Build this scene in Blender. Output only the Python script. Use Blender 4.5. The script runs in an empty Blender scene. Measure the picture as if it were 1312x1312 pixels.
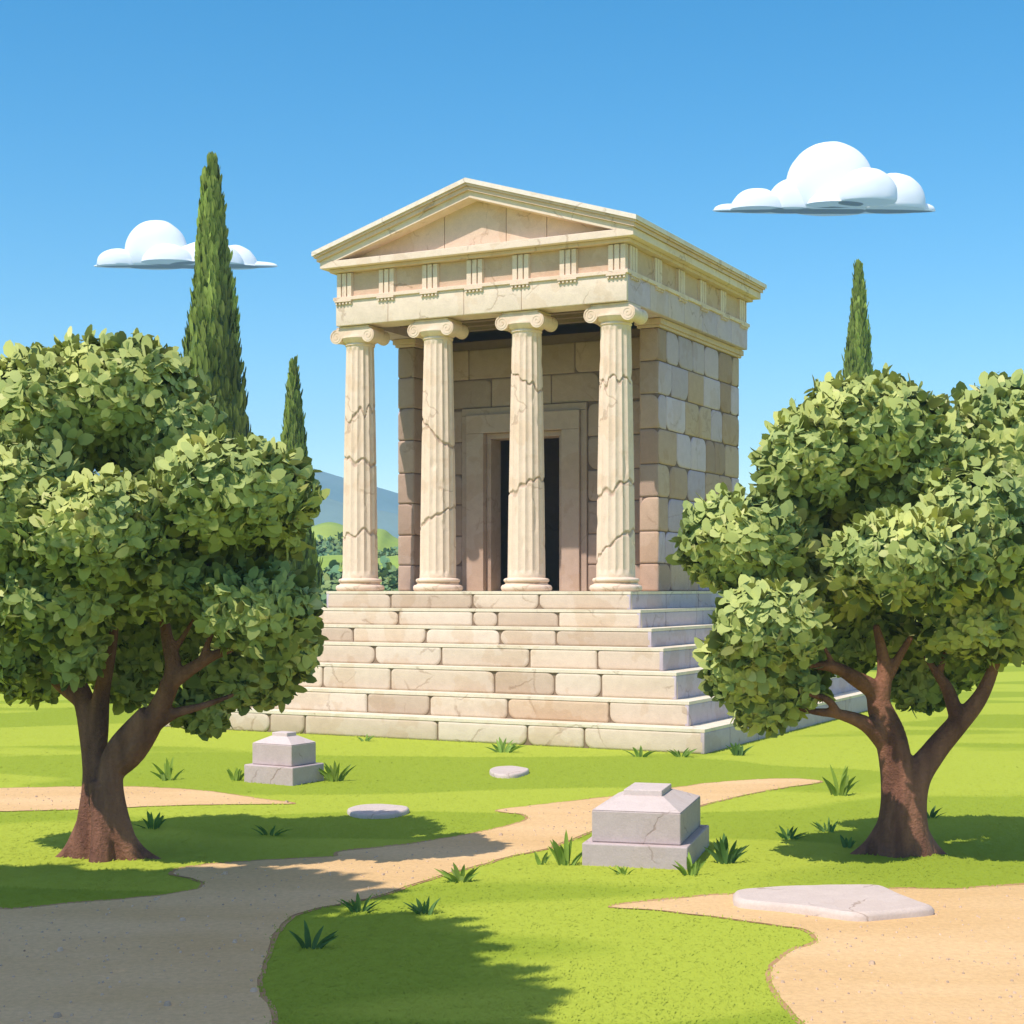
import bpy, bmesh, math, random
import numpy as np
from mathutils import Vector, Matrix, noise
random.seed(7); rng = np.random.default_rng(11)
S = bpy.context.scene; C = S.collection
R = math.radians

# ------------------------------------------------------------------ camera and picture geometry
F = 2032.0; CX = 656.0; HY = 753.0; EYE = 2.35
cam = bpy.data.cameras.new('camera'); co = bpy.data.objects.new('camera', cam); C.objects.link(co)
co.location = (0, 0, EYE); co.rotation_euler = (R(90), 0, 0)
cam.sensor_width = 36; cam.lens = F/1312*36; cam.shift_y = (HY-656)/1312; cam.clip_end = 6000; cam.clip_start = .1
S.camera = co
def G(px, py, z=0.0):
    d = F*(EYE-z)/(py-HY); return Vector(((px-CX)/F*d, d, z))
def at(px, py, Y):
    return Vector(((px-CX)/F*Y, Y, EYE+(HY-py)/F*Y))

# ------------------------------------------------------------------ mesh helper
class MB:
    def __init__(s): s.v=[]; s.f=[]; s.c=[]
    def poly(s, pts, col=(1,1,1)):
        n=len(s.v); s.v += [tuple(p) for p in pts]; s.f.append(tuple(range(n,n+len(pts)))); s.c.append(col)
    def add(s, vs, fs, col=(1,1,1)):
        n=len(s.v); s.v += [tuple(p) for p in vs]
        for f in fs: s.f.append(tuple(n+i for i in f)); s.c.append(col)
    def box(s, x0,x1,y0,y1,z0,z1, col=(1,1,1)):
        v=[(x0,y0,z0),(x1,y0,z0),(x1,y1,z0),(x0,y1,z0),(x0,y0,z1),(x1,y0,z1),(x1,y1,z1),(x0,y1,z1)]
        s.add(v,[(0,3,2,1),(4,5,6,7),(0,1,5,4),(1,2,6,5),(2,3,7,6),(3,0,4,7)],col)
    def prism(s, pts, a, b, col=(1,1,1)):          # polygon in (x,z), extruded over y from a to b
        n=len(pts); v=[(x,a,z) for x,z in pts]+[(x,b,z) for x,z in pts]
        f=[tuple(range(n)), tuple(range(2*n-1,n-1,-1))]
        f+=[(i,i+n,(i+1)%n+n,(i+1)%n) for i in range(n)]
        s.add(v,f,col)
    def lathe(s, prof, seg=40, cx=0, cy=0, col=(1,1,1)):
        n=len(prof); v=[]
        for i in range(seg):
            t=2*math.pi*i/seg
            for r,z in prof: v.append((cx+r*math.cos(t), cy+r*math.sin(t), z))
        f=[]
        for i in range(seg):
            j=(i+1)%seg
            for k in range(n-1): f.append((i*n+k,j*n+k,j*n+k+1,i*n+k+1))
        f.append(tuple(i*n+n-1 for i in range(seg))); f.append(tuple(i*n for i in reversed(range(seg))))
        s.add(v,f,col)
    def build(s, name, m, parent=None, smooth=None, bevel=None, off=None):
        me=bpy.data.meshes.new(name)
        vs=s.v if off is None else [(a+off[0],b+off[1],c+off[2]) for a,b,c in s.v]
        me.from_pydata(vs,[],s.f); me.update()
        a=me.color_attributes.new('Col','FLOAT_COLOR','CORNER')
        cols=np.ones((len(me.loops),4),dtype=np.float32); k=0
        for f,c in zip(s.f,s.c): cols[k:k+len(f),:3]=c; k+=len(f)
        a.data.foreach_set('color',cols.ravel())
        bm=bmesh.new(); bm.from_mesh(me); bmesh.ops.recalc_face_normals(bm,faces=bm.faces); bm.to_mesh(me); bm.free()
        if smooth:
            me.polygons.foreach_set('use_smooth',[True]*len(me.polygons)); me.set_sharp_from_angle(angle=R(smooth))
        me.materials.append(m)
        o=bpy.data.objects.new(name,me); C.objects.link(o)
        if parent: o.parent=parent
        if bevel:
            b=o.modifiers.new('b','BEVEL'); b.width=bevel; b.segments=2; b.limit_method='ANGLE'; b.angle_limit=R(40)
        return o
def tag(o, label=None, cat=None, group=None, kind=None):
    if label: o['label']=label
    if cat: o['category']=cat
    if group: o['group']=group
    if kind: o['kind']=kind
    return o
def empty(name, loc, rz=0, **k):
    o=bpy.data.objects.new(name,None); C.objects.link(o); o.location=loc; o.rotation_euler=(0,0,rz); o.empty_display_size=.3
    return tag(o,**k)

# ------------------------------------------------------------------ materials
def newmat(name):
    m=bpy.data.materials.new(name); m.use_nodes=True; nt=m.node_tree; b=nt.nodes['Principled BSDF']
    b.inputs['Specular IOR Level'].default_value=.2
    return m,nt,b
def N(nt,t,**k):
    n=nt.nodes.new(t)
    for a,v in k.items(): setattr(n,a,v)
    return n
def ramp(nt,src,stops,mode='LINEAR'):
    r=N(nt,'ShaderNodeValToRGB'); cr=r.color_ramp; cr.interpolation=mode
    while len(cr.elements)<len(stops): cr.elements.new(.5)
    for e,(p,c) in zip(cr.elements,stops): e.position=p; e.color=(*c,1) if len(c)==3 else c
    nt.links.new(src,r.inputs[0]); return r.outputs[0]
def mix(nt,f,a,b,mode='MIX'):
    m=N(nt,'ShaderNodeMix',data_type='RGBA',blend_type=mode)
    for i,x in ((0,f),(6,a),(7,b)):
        if hasattr(x,'links'): nt.links.new(x,m.inputs[i])
        elif isinstance(x,(int,float)): m.inputs[i].default_value=x
        else: m.inputs[i].default_value=(*x,1)
    return m.outputs[2]
def noise_tex(nt,vec,scale,detail=4,rough=.55):
    n=N(nt,'ShaderNodeTexNoise'); n.inputs['Scale'].default_value=scale; n.inputs['Detail'].default_value=detail; n.inputs['Roughness'].default_value=rough
    nt.links.new(vec,n.inputs['Vector']); return n
def stone(name, tint=(1,1,1), rough=.85, cracks=1.0, patch=.5, bump=.25, crack_scale=.9):
    m,nt,b=newmat(name); L=nt.links
    tc=N(nt,'ShaderNodeTexCoord'); v=tc.outputs['Object']
    at_=N(nt,'ShaderNodeAttribute',attribute_name='Col')
    col=mix(nt,1.0,at_.outputs['Color'],tint,'MULTIPLY')
    n1=noise_tex(nt,v,1.3,3); p=ramp(nt,n1.outputs['Fac'],[(.56,(0,0,0)),(.575,(1,1,1))])
    pf=N(nt,'ShaderNodeMath',operation='MULTIPLY'); L.new(p,pf.inputs[0]); pf.inputs[1].default_value=patch
    col=mix(nt,pf.outputs[0],col,mix(nt,1.0,col,(.86,.77,.66),'MULTIPLY'))
    n2=noise_tex(nt,v,7,6,.65); g=ramp(nt,n2.outputs['Fac'],[(.3,(.93,.92,.91)),(.7,(1.04,1.04,1.03))])
    col=mix(nt,1.0,col,g,'MULTIPLY')
    n3=noise_tex(nt,v,60,3,.6); g3=ramp(nt,n3.outputs['Fac'],[(.3,(.93,.93,.93)),(.7,(1.04,1.04,1.04))])
    col=mix(nt,1.0,col,g3,'MULTIPLY')
    # hairline cracks
    nd=noise_tex(nt,v,2.2,4); dv=N(nt,'ShaderNodeVectorMath',operation='MULTIPLY_ADD'); L.new(nd.outputs['Color'],dv.inputs[0]); dv.inputs[1].default_value=(.5,.5,.5); L.new(v,dv.inputs[2])
    vo=N(nt,'ShaderNodeTexVoronoi',feature='DISTANCE_TO_EDGE'); vo.inputs['Scale'].default_value=crack_scale; L.new(dv.outputs[0],vo.inputs['Vector'])
    cr=ramp(nt,vo.outputs['Distance'],[(0,(1,1,1)),(.009,(.8,.8,.8)),(.016,(0,0,0))])
    nm=noise_tex(nt,v,1.7,2); cm=ramp(nt,nm.outputs['Fac'],[(.5,(0,0,0)),(.56,(1,1,1))])
    cf=mix(nt,1.0,cr,cm,'MULTIPLY'); cf2=N(nt,'ShaderNodeMath',operation='MULTIPLY'); L.new(cf,cf2.inputs[0]); cf2.inputs[1].default_value=cracks*.6
    col=mix(nt,cf2.outputs[0],col,mix(nt,1.0,col,(.52,.43,.36),'MULTIPLY'))
    L.new(col,b.inputs['Base Color']); b.inputs['Roughness'].default_value=rough
    h=N(nt,'ShaderNodeMath',operation='MULTIPLY_ADD'); L.new(n2.outputs['Fac'],h.inputs[0]); h.inputs[1].default_value=1.0
    hc=N(nt,'ShaderNodeMath',operation='MULTIPLY'); L.new(cf2.outputs[0],hc.inputs[0]); hc.inputs[1].default_value=-.8; L.new(hc.outputs[0],h.inputs[2])
    h2=N(nt,'ShaderNodeMath',operation='MULTIPLY_ADD'); L.new(n3.outputs['Fac'],h2.inputs[0]); h2.inputs[1].default_value=.25; L.new(h.outputs[0],h2.inputs[2])
    bp=N(nt,'ShaderNodeBump'); bp.inputs['Strength'].default_value=bump; bp.inputs['Distance'].default_value=.03; L.new(h2.outputs[0],bp.inputs['Height']); L.new(bp.outputs[0],b.inputs['Normal'])
    return m
def leafmat(name, transl=.25, rough=.55):
    m,nt,b=newmat(name); L=nt.links
    a=N(nt,'ShaderNodeAttribute',attribute_name='Col'); tc=N(nt,'ShaderNodeTexCoord')
    n=noise_tex(nt,tc.outputs['Object'],3,2); g=ramp(nt,n.outputs['Fac'],[(.3,(.85,.88,.85)),(.7,(1.12,1.1,1.05))])
    c=mix(nt,1.0,a.outputs['Color'],g,'MULTIPLY'); L.new(c,b.inputs['Base Color']); b.inputs['Roughness'].default_value=rough
    t=N(nt,'ShaderNodeBsdfTranslucent'); L.new(c,t.inputs['Color']); ms=N(nt,'ShaderNodeMixShader'); ms.inputs[0].default_value=transl
    L.new(b.outputs[0],ms.inputs[1]); L.new(t.outputs[0],ms.inputs[2]); L.new(ms.outputs[0],nt.nodes['Material Output'].inputs['Surface'])
    return m
def plain(name, c1, c2, scale, rough=.9, bump=.3, stretch=(1,1,1), lo=.35, hi=.65, dist=.05, detail=6, fine=0):
    m,nt,b=newmat(name); L=nt.links; tc=N(nt,'ShaderNodeTexCoord'); mp=N(nt,'ShaderNodeMapping'); mp.inputs['Scale'].default_value=stretch
    L.new(tc.outputs['Object'],mp.inputs[0]); n=noise_tex(nt,mp.outputs[0],scale,detail)
    c=ramp(nt,n.outputs['Fac'],[(lo,c1),(hi,c2)])
    n2=noise_tex(nt,tc.outputs['Object'],max(fine,scale*6),4,.7); c=mix(nt,1.0,c,ramp(nt,n2.outputs['Fac'],[(.3,(.88,.88,.88)),(.7,(1.1,1.1,1.1))]),'MULTIPLY')
    L.new(c,b.inputs['Base Color']); b.inputs['Roughness'].default_value=rough
    bp=N(nt,'ShaderNodeBump'); bp.inputs['Strength'].default_value=bump; bp.inputs['Distance'].default_value=dist; L.new(n2.outputs['Fac'],bp.inputs['Height']); L.new(bp.outputs[0],b.inputs['Normal'])
    return m
CREAM=(.82,.66,.50)
M_marble=stone('marble',tint=(1.01,.965,.985),patch=.35,cracks=.8)
M_step=stone('step_stone',tint=(.95,.925,.90),patch=.4,cracks=.8,crack_scale=.8)
M_wall=stone('wall_stone',tint=(1.07,1.0,1.0),patch=.35,cracks=.5)
M_ped=stone('pedestal_stone',tint=(1.04,.96,.98),patch=.15,cracks=1.0,crack_scale=1.6)
M_leaf=leafmat('olive_leaf',.14); M_cyp=leafmat('cypress_foliage',.12); M_blade=leafmat('grass_blade',.3)
M_bark=plain('bark',(.14,.06,.042),(.34,.155,.095),5,stretch=(1,1,.22),bump=.7,dist=.04)
M_hill=plain('hill_grass',(.22,.32,.05),(.30,.38,.07),.05,lo=.4,hi=.6)
M_mtn=plain('mountain_slope',(.09,.16,.17),(.15,.22,.20),.012,lo=.4,hi=.6)  # bluish base: some of the distance haze is painted into the slopes
M_sand=plain('path_sand',(.62,.40,.18),(.70,.47,.235),.7,bump=.35,dist=.02,fine=25,stretch=(.6,1.6,1))
M_soil=plain('path_soil',(.40,.23,.10),(.50,.30,.14),2,bump=.4,dist=.03,fine=25)
M_cloud,nt_,b_=newmat('cloud_white'); b_.inputs['Base Color'].default_value=(.86,.88,.90,1); b_.inputs['Roughness'].default_value=1
b_.inputs['Subsurface Weight'].default_value=0

# ground grass: two greens in broad swathes
M_grass,nt_,b_=newmat('lawn'); L_=nt_.links; tc_=N(nt_,'ShaderNodeTexCoord'); mp_=N(nt_,'ShaderNodeMapping'); mp_.inputs['Scale'].default_value=(.06,.17,0)
L_.new(tc_.outputs['Object'],mp_.inputs[0]); n_=noise_tex(nt_,mp_.outputs[0],1.6,2,.4)
GA=(.235,.305,.028); GB=(.375,.435,.05)
c_=ramp(nt_,n_.outputs['Fac'],[(.485,(.27,.345,.034)),(.50,(.37,.435,.05))])
n2_=noise_tex(nt_,tc_.outputs['Object'],14,6,.7); c_=mix(nt_,1.0,c_,ramp(nt_,n2_.outputs['Fac'],[(.3,(.95,.96,.93)),(.7,(1.04,1.03,1.05))]),'MULTIPLY')
L_.new(c_,b_.inputs['Base Color']); b_.inputs['Roughness'].default_value=.95; b_.inputs['Specular IOR Level'].default_value=.05
bp_=N(nt_,'ShaderNodeBump'); bp_.inputs['Strength'].default_value=.4; bp_.inputs['Distance'].default_value=.03; L_.new(n2_.outputs['Fac'],bp_.inputs['Height']); L_.new(bp_.outputs[0],b_.inputs['Normal'])

# ------------------------------------------------------------------ sky, sun, haze
SUN_H=Vector((-.703,-.711)).normalized(); EL=R(56)
sd=Vector((SUN_H.x*math.cos(EL),SUN_H.y*math.cos(EL),math.sin(EL)))
sl=bpy.data.lights.new('sun','SUN'); sl.energy=4.3; sl.angle=R(.5); sl.color=(1,.915,.82)
so=bpy.data.objects.new('sun',sl); C.objects.link(so); so.rotation_euler=(-sd).to_track_quat('-Z','Y').to_euler(); so.location=(-20,-20,40)
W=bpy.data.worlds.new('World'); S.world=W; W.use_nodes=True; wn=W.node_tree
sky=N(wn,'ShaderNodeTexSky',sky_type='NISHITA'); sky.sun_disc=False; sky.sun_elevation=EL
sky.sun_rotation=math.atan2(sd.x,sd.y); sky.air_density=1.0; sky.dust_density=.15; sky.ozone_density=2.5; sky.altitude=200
hs=N(wn,'ShaderNodeHueSaturation'); hs.inputs['Saturation'].default_value=1.45; hs.inputs['Hue'].default_value=.493
wn.links.new(sky.outputs[0],hs.inputs['Color']); h2_=N(wn,'ShaderNodeHueSaturation'); h2_.inputs['Saturation'].default_value=.68; h2_.inputs['Value'].default_value=1.5; h2_.inputs['Hue'].default_value=.53; wn.links.new(sky.outputs[0],h2_.inputs['Color'])  # sky overhead, out of view, paled and brightened to add fill light
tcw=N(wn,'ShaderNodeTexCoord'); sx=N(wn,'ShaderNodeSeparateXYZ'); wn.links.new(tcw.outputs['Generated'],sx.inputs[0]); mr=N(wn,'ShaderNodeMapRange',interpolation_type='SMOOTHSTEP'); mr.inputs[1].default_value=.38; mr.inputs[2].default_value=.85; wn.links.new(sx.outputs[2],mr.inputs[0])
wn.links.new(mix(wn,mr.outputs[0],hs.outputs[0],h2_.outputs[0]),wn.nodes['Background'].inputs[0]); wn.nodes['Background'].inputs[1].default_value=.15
S.view_settings.view_transform='Standard'; S.view_settings.look='None'; S.view_settings.exposure=0.25; S.view_settings.gamma=1
S.cycles.max_bounces=8; S.cycles.diffuse_bounces=4; S.cycles.volume_bounces=1; S.cycles.use_denoising=True
HZ=MB(); HZ.box(-900,900,-60,900,-40,100)
M_h=bpy.data.materials.new('haze'); M_h.use_nodes=True; hn=M_h.node_tree; hn.nodes.clear(); ho=N(hn,'ShaderNodeOutputMaterial'); hv=N(hn,'ShaderNodeVolumePrincipled')
hv.inputs['Color'].default_value=(.45,.70,.97,1); hv.inputs['Density'].default_value=.0007; hn.links.new(hv.outputs[0],ho.inputs['Volume'])
tag(HZ.build('haze',M_h),kind='stuff')

# ------------------------------------------------------------------ ground and paths
def catmull(pts, n=8, closed=False):
    out=[]; m=len(pts)
    for i in range(m if closed else m-1):
        p=[pts[(i+k-1)%m] if closed else pts[min(max(i+k-1,0),m-1)] for k in range(4)]
        for j in range(n):
            t=j/n; out.append(tuple(.5*((2*p[1][a])+(-p[0][a]+p[2][a])*t+(2*p[0][a]-5*p[1][a]+4*p[2][a]-p[3][a])*t*t+(-p[0][a]+3*p[1][a]-3*p[2][a]+p[3][a])*t**3) for a in range(len(p[0]))))
    if not closed: out.append(tuple(pts[-1]))
    return out
g=MB(); g.box(-3000,3000,-200,4000,-30,0)
tag(g.build('ground',M_grass),kind='structure')
g=MB(); g.box(-2900,2900,420,3900,-1,.3)
tag(g.build('added_land',M_mtn),kind='structure')  # unseen sheet added to keep green bounce off the cloud undersides
PATHS=[
 [(-60,1172),(20,1166),(90,1159),(170,1152),(240,1143),(263,1134),(250,1127),(222,1121),(240,1112),(330,1104),(425,1099),(440,1092),(520,1083),(600,1070),(655,1058),(676,1050),(670,1044),(650,1042),(640,1038),(700,1031),(780,1022),(850,1012),(920,1003),(980,999),(1030,999),(1050,1003),(985,1013),(920,1027),(850,1045),(770,1062),(735,1075),(700,1088),(650,1099),(600,1113),(540,1130),(480,1150),(430,1160),(380,1172),(352,1195),(343,1221),(330,1262),(335,1330),(100,1345),(-90,1345),(-120,1250)],
 [(-80,1014),(0,1011),(90,1009),(170,1009),(260,1014),(330,1024),(375,1030),(330,1031),(250,1032),(160,1035),(90,1038),(0,1040),(-80,1040)],
 [(784,1163),(840,1155),(910,1149),(985,1144),(1070,1141),(1150,1140),(1221,1140),(1300,1136),(1390,1136),(1420,1200),(1400,1340),(1250,1345),(1080,1345),(990,1262),(1010,1224),(1040,1212),(1047,1203),(1030,1192),(980,1184),(900,1174),(840,1167)]]
from mathutils.geometry import tessellate_polygon
PP=[]
def sheet(name, pts2, z, m):
    v=[Vector((x,y,z)) for x,y in pts2]; tr=tessellate_polygon([v]); b=MB(); b.add(v,[t for t in tr]); o=b.build(name,m)
    if o.data.polygons[0].normal.z<0: o.data.flip_normals()
    return tag(o,kind='structure')
for i,pp in enumerate(PATHS):
    gp=[(G(x,y).x,G(x,y).y) for x,y in catmull(pp,8,True)]
    gp=[(x+.02*noise.noise(Vector((x*5,y*5,i))),y+.03*noise.noise(Vector((x*5,y*5,9+i)))) for x,y in gp]
    PP.append(gp); sheet('path',gp,.008,M_sand)
    cxm=0
    # thin soil rim along the far edge of each path
    gp2=[]; n=len(gp)
    for k in range(n):
        a=Vector(gp[k-1]); b=Vector(gp[(k+1)%n]); t=(b-a).normalized(); nr=Vector((-t.y,t.x))
        w=.035+.02*noise.noise(Vector((gp[k][0]*.8,gp[k][1]*.8,3)))
        gp2.append((gp[k][0]+nr.x*w,gp[k][1]+max(nr.y*w*2.2,-.0)))
    sheet('path_edge',gp2,.004,M_soil)
def inpoly(x,y,poly):
    r=False; j=len(poly)-1
    for i in range(len(poly)):
        xi,yi=poly[i]; xj,yj=poly[j]
        if (yi>y)!=(yj>y) and x<(xj-xi)*(y-yi)/(yj-yi)+xi: r=not r
        j=i
    return r

# ------------------------------------------------------------------ TEMPLE (local: u right, v deep, origin at front right stylobate corner)
TH=R(27.2); LU=5.74; LV=6.15; HS=2.29
O0=Vector((1.87,25.0,0)); U=Vector((math.cos(TH),-math.sin(TH),0)); V=Vector((math.sin(TH),math.cos(TH),0))
OFF=(LU/2,-LV/2,0)
T=empty('temple', O0+U*(-LU/2)+V*(LV/2), -TH, label='cream stone temple with four cracked columns on a stepped platform', cat='temple')
def px_u(px, v):                                   # u coordinate where the picture column px meets the plane v
    k=(px-CX)/F; bx=O0.x+V.x*v; by=O0.y+V.y*v
    return (k*by-bx)/(U.x-k*U.y)
def tb(mb,name,m,parent=None,**k):
    if parent is None or parent is T: return mb.build(name,m,T,off=OFF,**k)
    o=mb.build(name,m,parent,off=OFF,**k); return o

def rblock(mb, fr, x0,x1,z0,z1, rad=.03, ch=.012, depth=.06, col=(1,1,1), rads=None):
    """block with rounded face corners; fr(x,z,d) -> point, d = outward"""
    rads=rads or [rad]*4; cs=[(x0,z0,180),(x1,z0,270),(x1,z1,0),(x0,z1,90)]; ring=[]
    mx=min(x1-x0,z1-z0)*.48
    for (cx_,cz,a0),r in zip(cs,rads):
        r=min(r,mx); ox=cx_+(r if cx_==x0 else -r); oz=cz+(r if cz==z0 else -r)
        n=2 if r<.02 else (3 if r<.05 else 6)
        for k in range(n+1):
            a=R(a0+90*k/n); ring.append((ox+r*math.cos(a),oz+r*math.sin(a)))
    ring=[(x+.004*noise.noise(Vector((x*9,z*9,1.5))),z+.004*noise.noise(Vector((x*9,z*9,7.5)))) for x,z in ring]; n=len(ring); mxx=(x0+x1)/2; mz=(z0+z1)/2
    def ins(p,q): 
        w=(x1-x0)/2; h=(z1-z0)/2; return (mxx+(p[0]-mxx)*(w-q)/w, mz+(p[1]-mz)*(h-q)/h)
    vs=[fr(*ins(p,ch*1.6),0) for p in ring]+[fr(*ins(p,ch*.5),-ch*.35) for p in ring]+[fr(*p,-ch) for p in ring]+[fr(*p,-depth) for p in ring]
    fs=[tuple(range(n))]
    for l in range(3): fs+=[(l*n+i,(l+1)*n+i,(l+1)*n+(i+1)%n,l*n+(i+1)%n) for i in range(n)]
    mb.add(vs,fs,col)
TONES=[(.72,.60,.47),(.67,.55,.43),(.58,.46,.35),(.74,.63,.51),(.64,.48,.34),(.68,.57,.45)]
def jt(c,a=.03): 
    k=1+random.uniform(-a,a); return tuple(x*k for x in c)

# steps: top heights and how far each one stands out
tops=[0,.285,.565,.85,1.19,1.585,1.94,2.29]; outs=[0,.29,.60,.92,1.26,1.58,1.96]
SB={1:[(500,1),(605,2),(690,0)],2:[(510,0),(605,3),(637,1),(715,2)],3:[(452,2),(545,0),(640,3),(712,1)],
    4:[(480,1),(565,3),(678,5),(765,0)],5:[(413,0),(500,5),(633,1),(710,2),(770,3)],6:[(330,1),(470,3),(550,2),(650,0),(780,4)],7:[(290,0),(345,5),(390,2),(560,1),(675,3),(748,0)]}
for k in range(7):
    b=MB(); o=outs[k]; zt=HS-tops[k]; zb=HS-tops[k+1]; th=.045
    b.box(-LU-o+.03,o-.03,-o+.03,LV+o-.03,max(zb-.02,0.0) if k<6 else .0,zt-.02,(.26,.19,.13))
    lip=.02
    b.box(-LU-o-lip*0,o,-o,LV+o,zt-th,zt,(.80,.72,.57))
    v=-o; cuts=[px_u(p,v) for p,_ in SB[k+1]]; cols=[TONES[c] for _,c in SB[k+1]]
    xs=[-LU-o]+[c for c in cuts if -LU-o+.15<c<o-.15]+[o]
    gap=.013
    for j in range(len(xs)-1):
        rr=[random.choice([.02,.04,.08,.13]) for _ in range(4)]
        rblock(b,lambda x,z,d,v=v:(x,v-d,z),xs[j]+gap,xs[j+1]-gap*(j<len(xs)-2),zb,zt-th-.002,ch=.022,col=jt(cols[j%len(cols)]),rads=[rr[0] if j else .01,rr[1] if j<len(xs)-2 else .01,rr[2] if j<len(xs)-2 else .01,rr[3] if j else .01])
    for sgn,xf in ((1,o),(-1,-LU-o)):
        y=-o
        while y<LV+o-.01:
            w=random.uniform(1.0,1.9); y1=min(y+w,LV+o); 
            if LV+o-y1<.5: y1=LV+o
            rblock(b,lambda x,z,d,xf=xf,s=sgn:(xf+s*d,x,z),y+gap*(y>-o),y1-gap,zb,zt-th-.002,rad=.015,ch=.01,col=jt((.56,.49,.54)))  # side faces lavender: their shade is mixed into the stone colour
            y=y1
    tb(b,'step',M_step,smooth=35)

# columns
ZA=4.62
def shaft(seed, cracks):
    """fluted tapering shaft cut by jagged cracks; cracks = (z, slope, amplitude)"""
    nf=16; seg=nf*8; z0=.22; z1=4.30; rows=300; vs=[]; cols=[]
    zs=[z0+(z1-z0)*i/rows for i in range(rows+1)]
    offs=[Vector((random.uniform(-.012,.012),random.uniform(-.012,.012))) for _ in range(len(cracks)+1)]
    offs[0]=Vector((0,0)); offs[-1]*=.3
    for z in zs:
        t=(z-z0)/(z1-z0); r=.315-.07*t+.008*math.sin(math.pi*t)
        for i in range(seg):
            a=2*math.pi*i/seg; ph=(i%8)/8
            fl=.020*math.sin(math.pi*ph)*min(1,max(0,(z-z0-.05)/.08))*min(1,max(0,(z1-.04-z)/.06))
            rr=r-fl; d=9; k=0
            for q,(cz,sl_,am) in enumerate(cracks):
                zz=cz+sl_*math.sin(a+math.pi/2+TH*0)*.5+am*(noise.noise(Vector((math.cos(a)*2.2,math.sin(a)*2.2,seed+q*7)))+.10*noise.noise(Vector((math.cos(a)*7,math.sin(a)*7,seed+q*7+3))))
                wd=.016+.05*max(0,noise.noise(Vector((math.cos(a)*1.5,math.sin(a)*1.5,seed+q*5+11)))+.25)
                dd=abs(z-zz)/wd; d=min(d,dd)
                if z>zz: k=q+1
            g_=max(0,1-d*d) if d<1 else 0
            ch=.012*max(0,noise.noise(Vector((math.cos(a)*3,math.sin(a)*3,z*3+seed)))-.35)*3
            rr-=.022*g_+ch
            vs.append((rr*math.cos(a)+offs[k].x,rr*math.sin(a)+offs[k].y,z)); cols.append(g_)
    b=MB(); fs=[]
    for j in range(rows):
        for i in range(seg):
            a_=j*seg+i; b_=j*seg+(i+1)%seg; fs.append((a_,b_,b_+seg,a_+seg))
    b.v=vs; b.f=fs
    for f in fs:
        g_=max(cols[i] for i in f); g_=min(1,g_*1.3); b.c.append(tuple(CREAM[q]*(1-g_)+(.58,.44,.32)[q]*g_ for q in range(3)))
    b.f.append(tuple(rows*seg+i for i in range(seg))); b.c.append(CREAM)
    return b
def capital():
    b=MB(); c=(.82,.67,.51)
    b.lathe([(.235,4.27),(.262,4.29),(.262,4.31),(.25,4.325),(.30,4.36),(.335,4.41),(.33,4.44),(.20,4.45)],48,col=c)
    # scroll profile: band on top with a volute hanging at each end
    prof=[]; R_=.125
    def arc(cx_,cz,r,a0,a1,n): return [(cx_+r*math.cos(R(a0+(a1-a0)*i/n)),cz+r*math.sin(R(a0+(a1-a0)*i/n))) for i in range(n+1)]
    prof+=arc(-.325,4.445,R_,90,330,18); prof+=[(-.19,4.44),(0,4.425),(.19,4.44)]; prof+=arc(.325,4.445,R_,210,450,18)
    prof+=[(.12,4.555),(-.12,4.555)]
    n=len(prof); hw=.27
    layers=[(-hw,1.0),(-hw+.03,1.0),(-hw+.09,.93),(0,.86),(hw-.09,.93),(hw-.03,1),(hw,1)]
    vs=[]; 
    for y,s in layers:
        for x,z in prof:
            cz=4.47; k=s
            cxv=.325 if x>0 else -.325
            if abs(x)>.2: vs.append((cxv+(x-cxv)*k,y,4.47+(z-4.47)*k+.02*(1-k)))
            else: vs.append((x,y,z))
    fs=[tuple(range(n-1,-1,-1)),tuple((len(layers)-1)*n+i for i in range(n))]
    for l in range(len(layers)-1): fs+=[(l*n+i,(l)*n+(i+1)%n,(l+1)*n+(i+1)%n,(l+1)*n+i) for i in range(n)]
    b.add(vs,fs,c)
    # raised spirals and rim on both faces
    for y,s in ((-hw,-1),(hw,1)):
        for sx in (-1,1):
            path=[]
            for i in range(44):
                t=i/43; a=R(90)+sx*0+(-sx)*t*R(720)*-1*(-1); r=.10*(1-t)**.8+.012
                path.append((sx*.325+r*math.cos(a),4.445+r*math.sin(a)))
            for i in range(len(path)-1):
                (x0,z0),(x1,z1)=path[i],path[i+1]; dx,dz=x1-x0,z1-z0; l=math.hypot(dx,dz) or 1; nx,nz=-dz/l*.007,dx/l*.007
                q=[(x0-nx,z0-nz),(x1-nx,z1-nz),(x1+nx,z1+nz),(x0+nx,z0+nz)]
                e=y+s*.006; b.add([(x,y,z) for x,z in q]+[(x,e,z) for x,z in q],[(4,5,6,7),(0,1,5,4),(3,2,6,7)],c)
    b.box(-.33,.33,-.25,.25,4.553,4.612,c)
    return b
def cbase():
    b=MB(); p=[(.425,0.0)]
    for i in range(9):
        a=R(-90+180*i/8); p.append((.385+.042*math.cos(a),.055+.052*math.sin(a)))
    p+=[(.365,.115),(.350,.13),(.362,.142)]
    for i in range(9):
        a=R(-90+180*i/8); p.append((.345+.036*math.cos(a),.182+.034*math.sin(a)))
    p+=[(.325,.222),(.30,.23)]
    b.lathe(p,56,col=(.81,.66,.51)); return b
CR=[[(3.05,.25,.35),(2.28,-.12,.12),(.98,.06,.12)],[(2.72,-.55,.10),(1.22,.38,.10)],[(3.52,-.35,.18),(1.72,.28,.16)],[(3.35,.10,.25),(1.62,.25,.12),(.72,.50,.10)]]
CU=[-.45-3*1.613-.04,-.45-2*1.613-.08,-.45-1.613,-.45]
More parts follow.
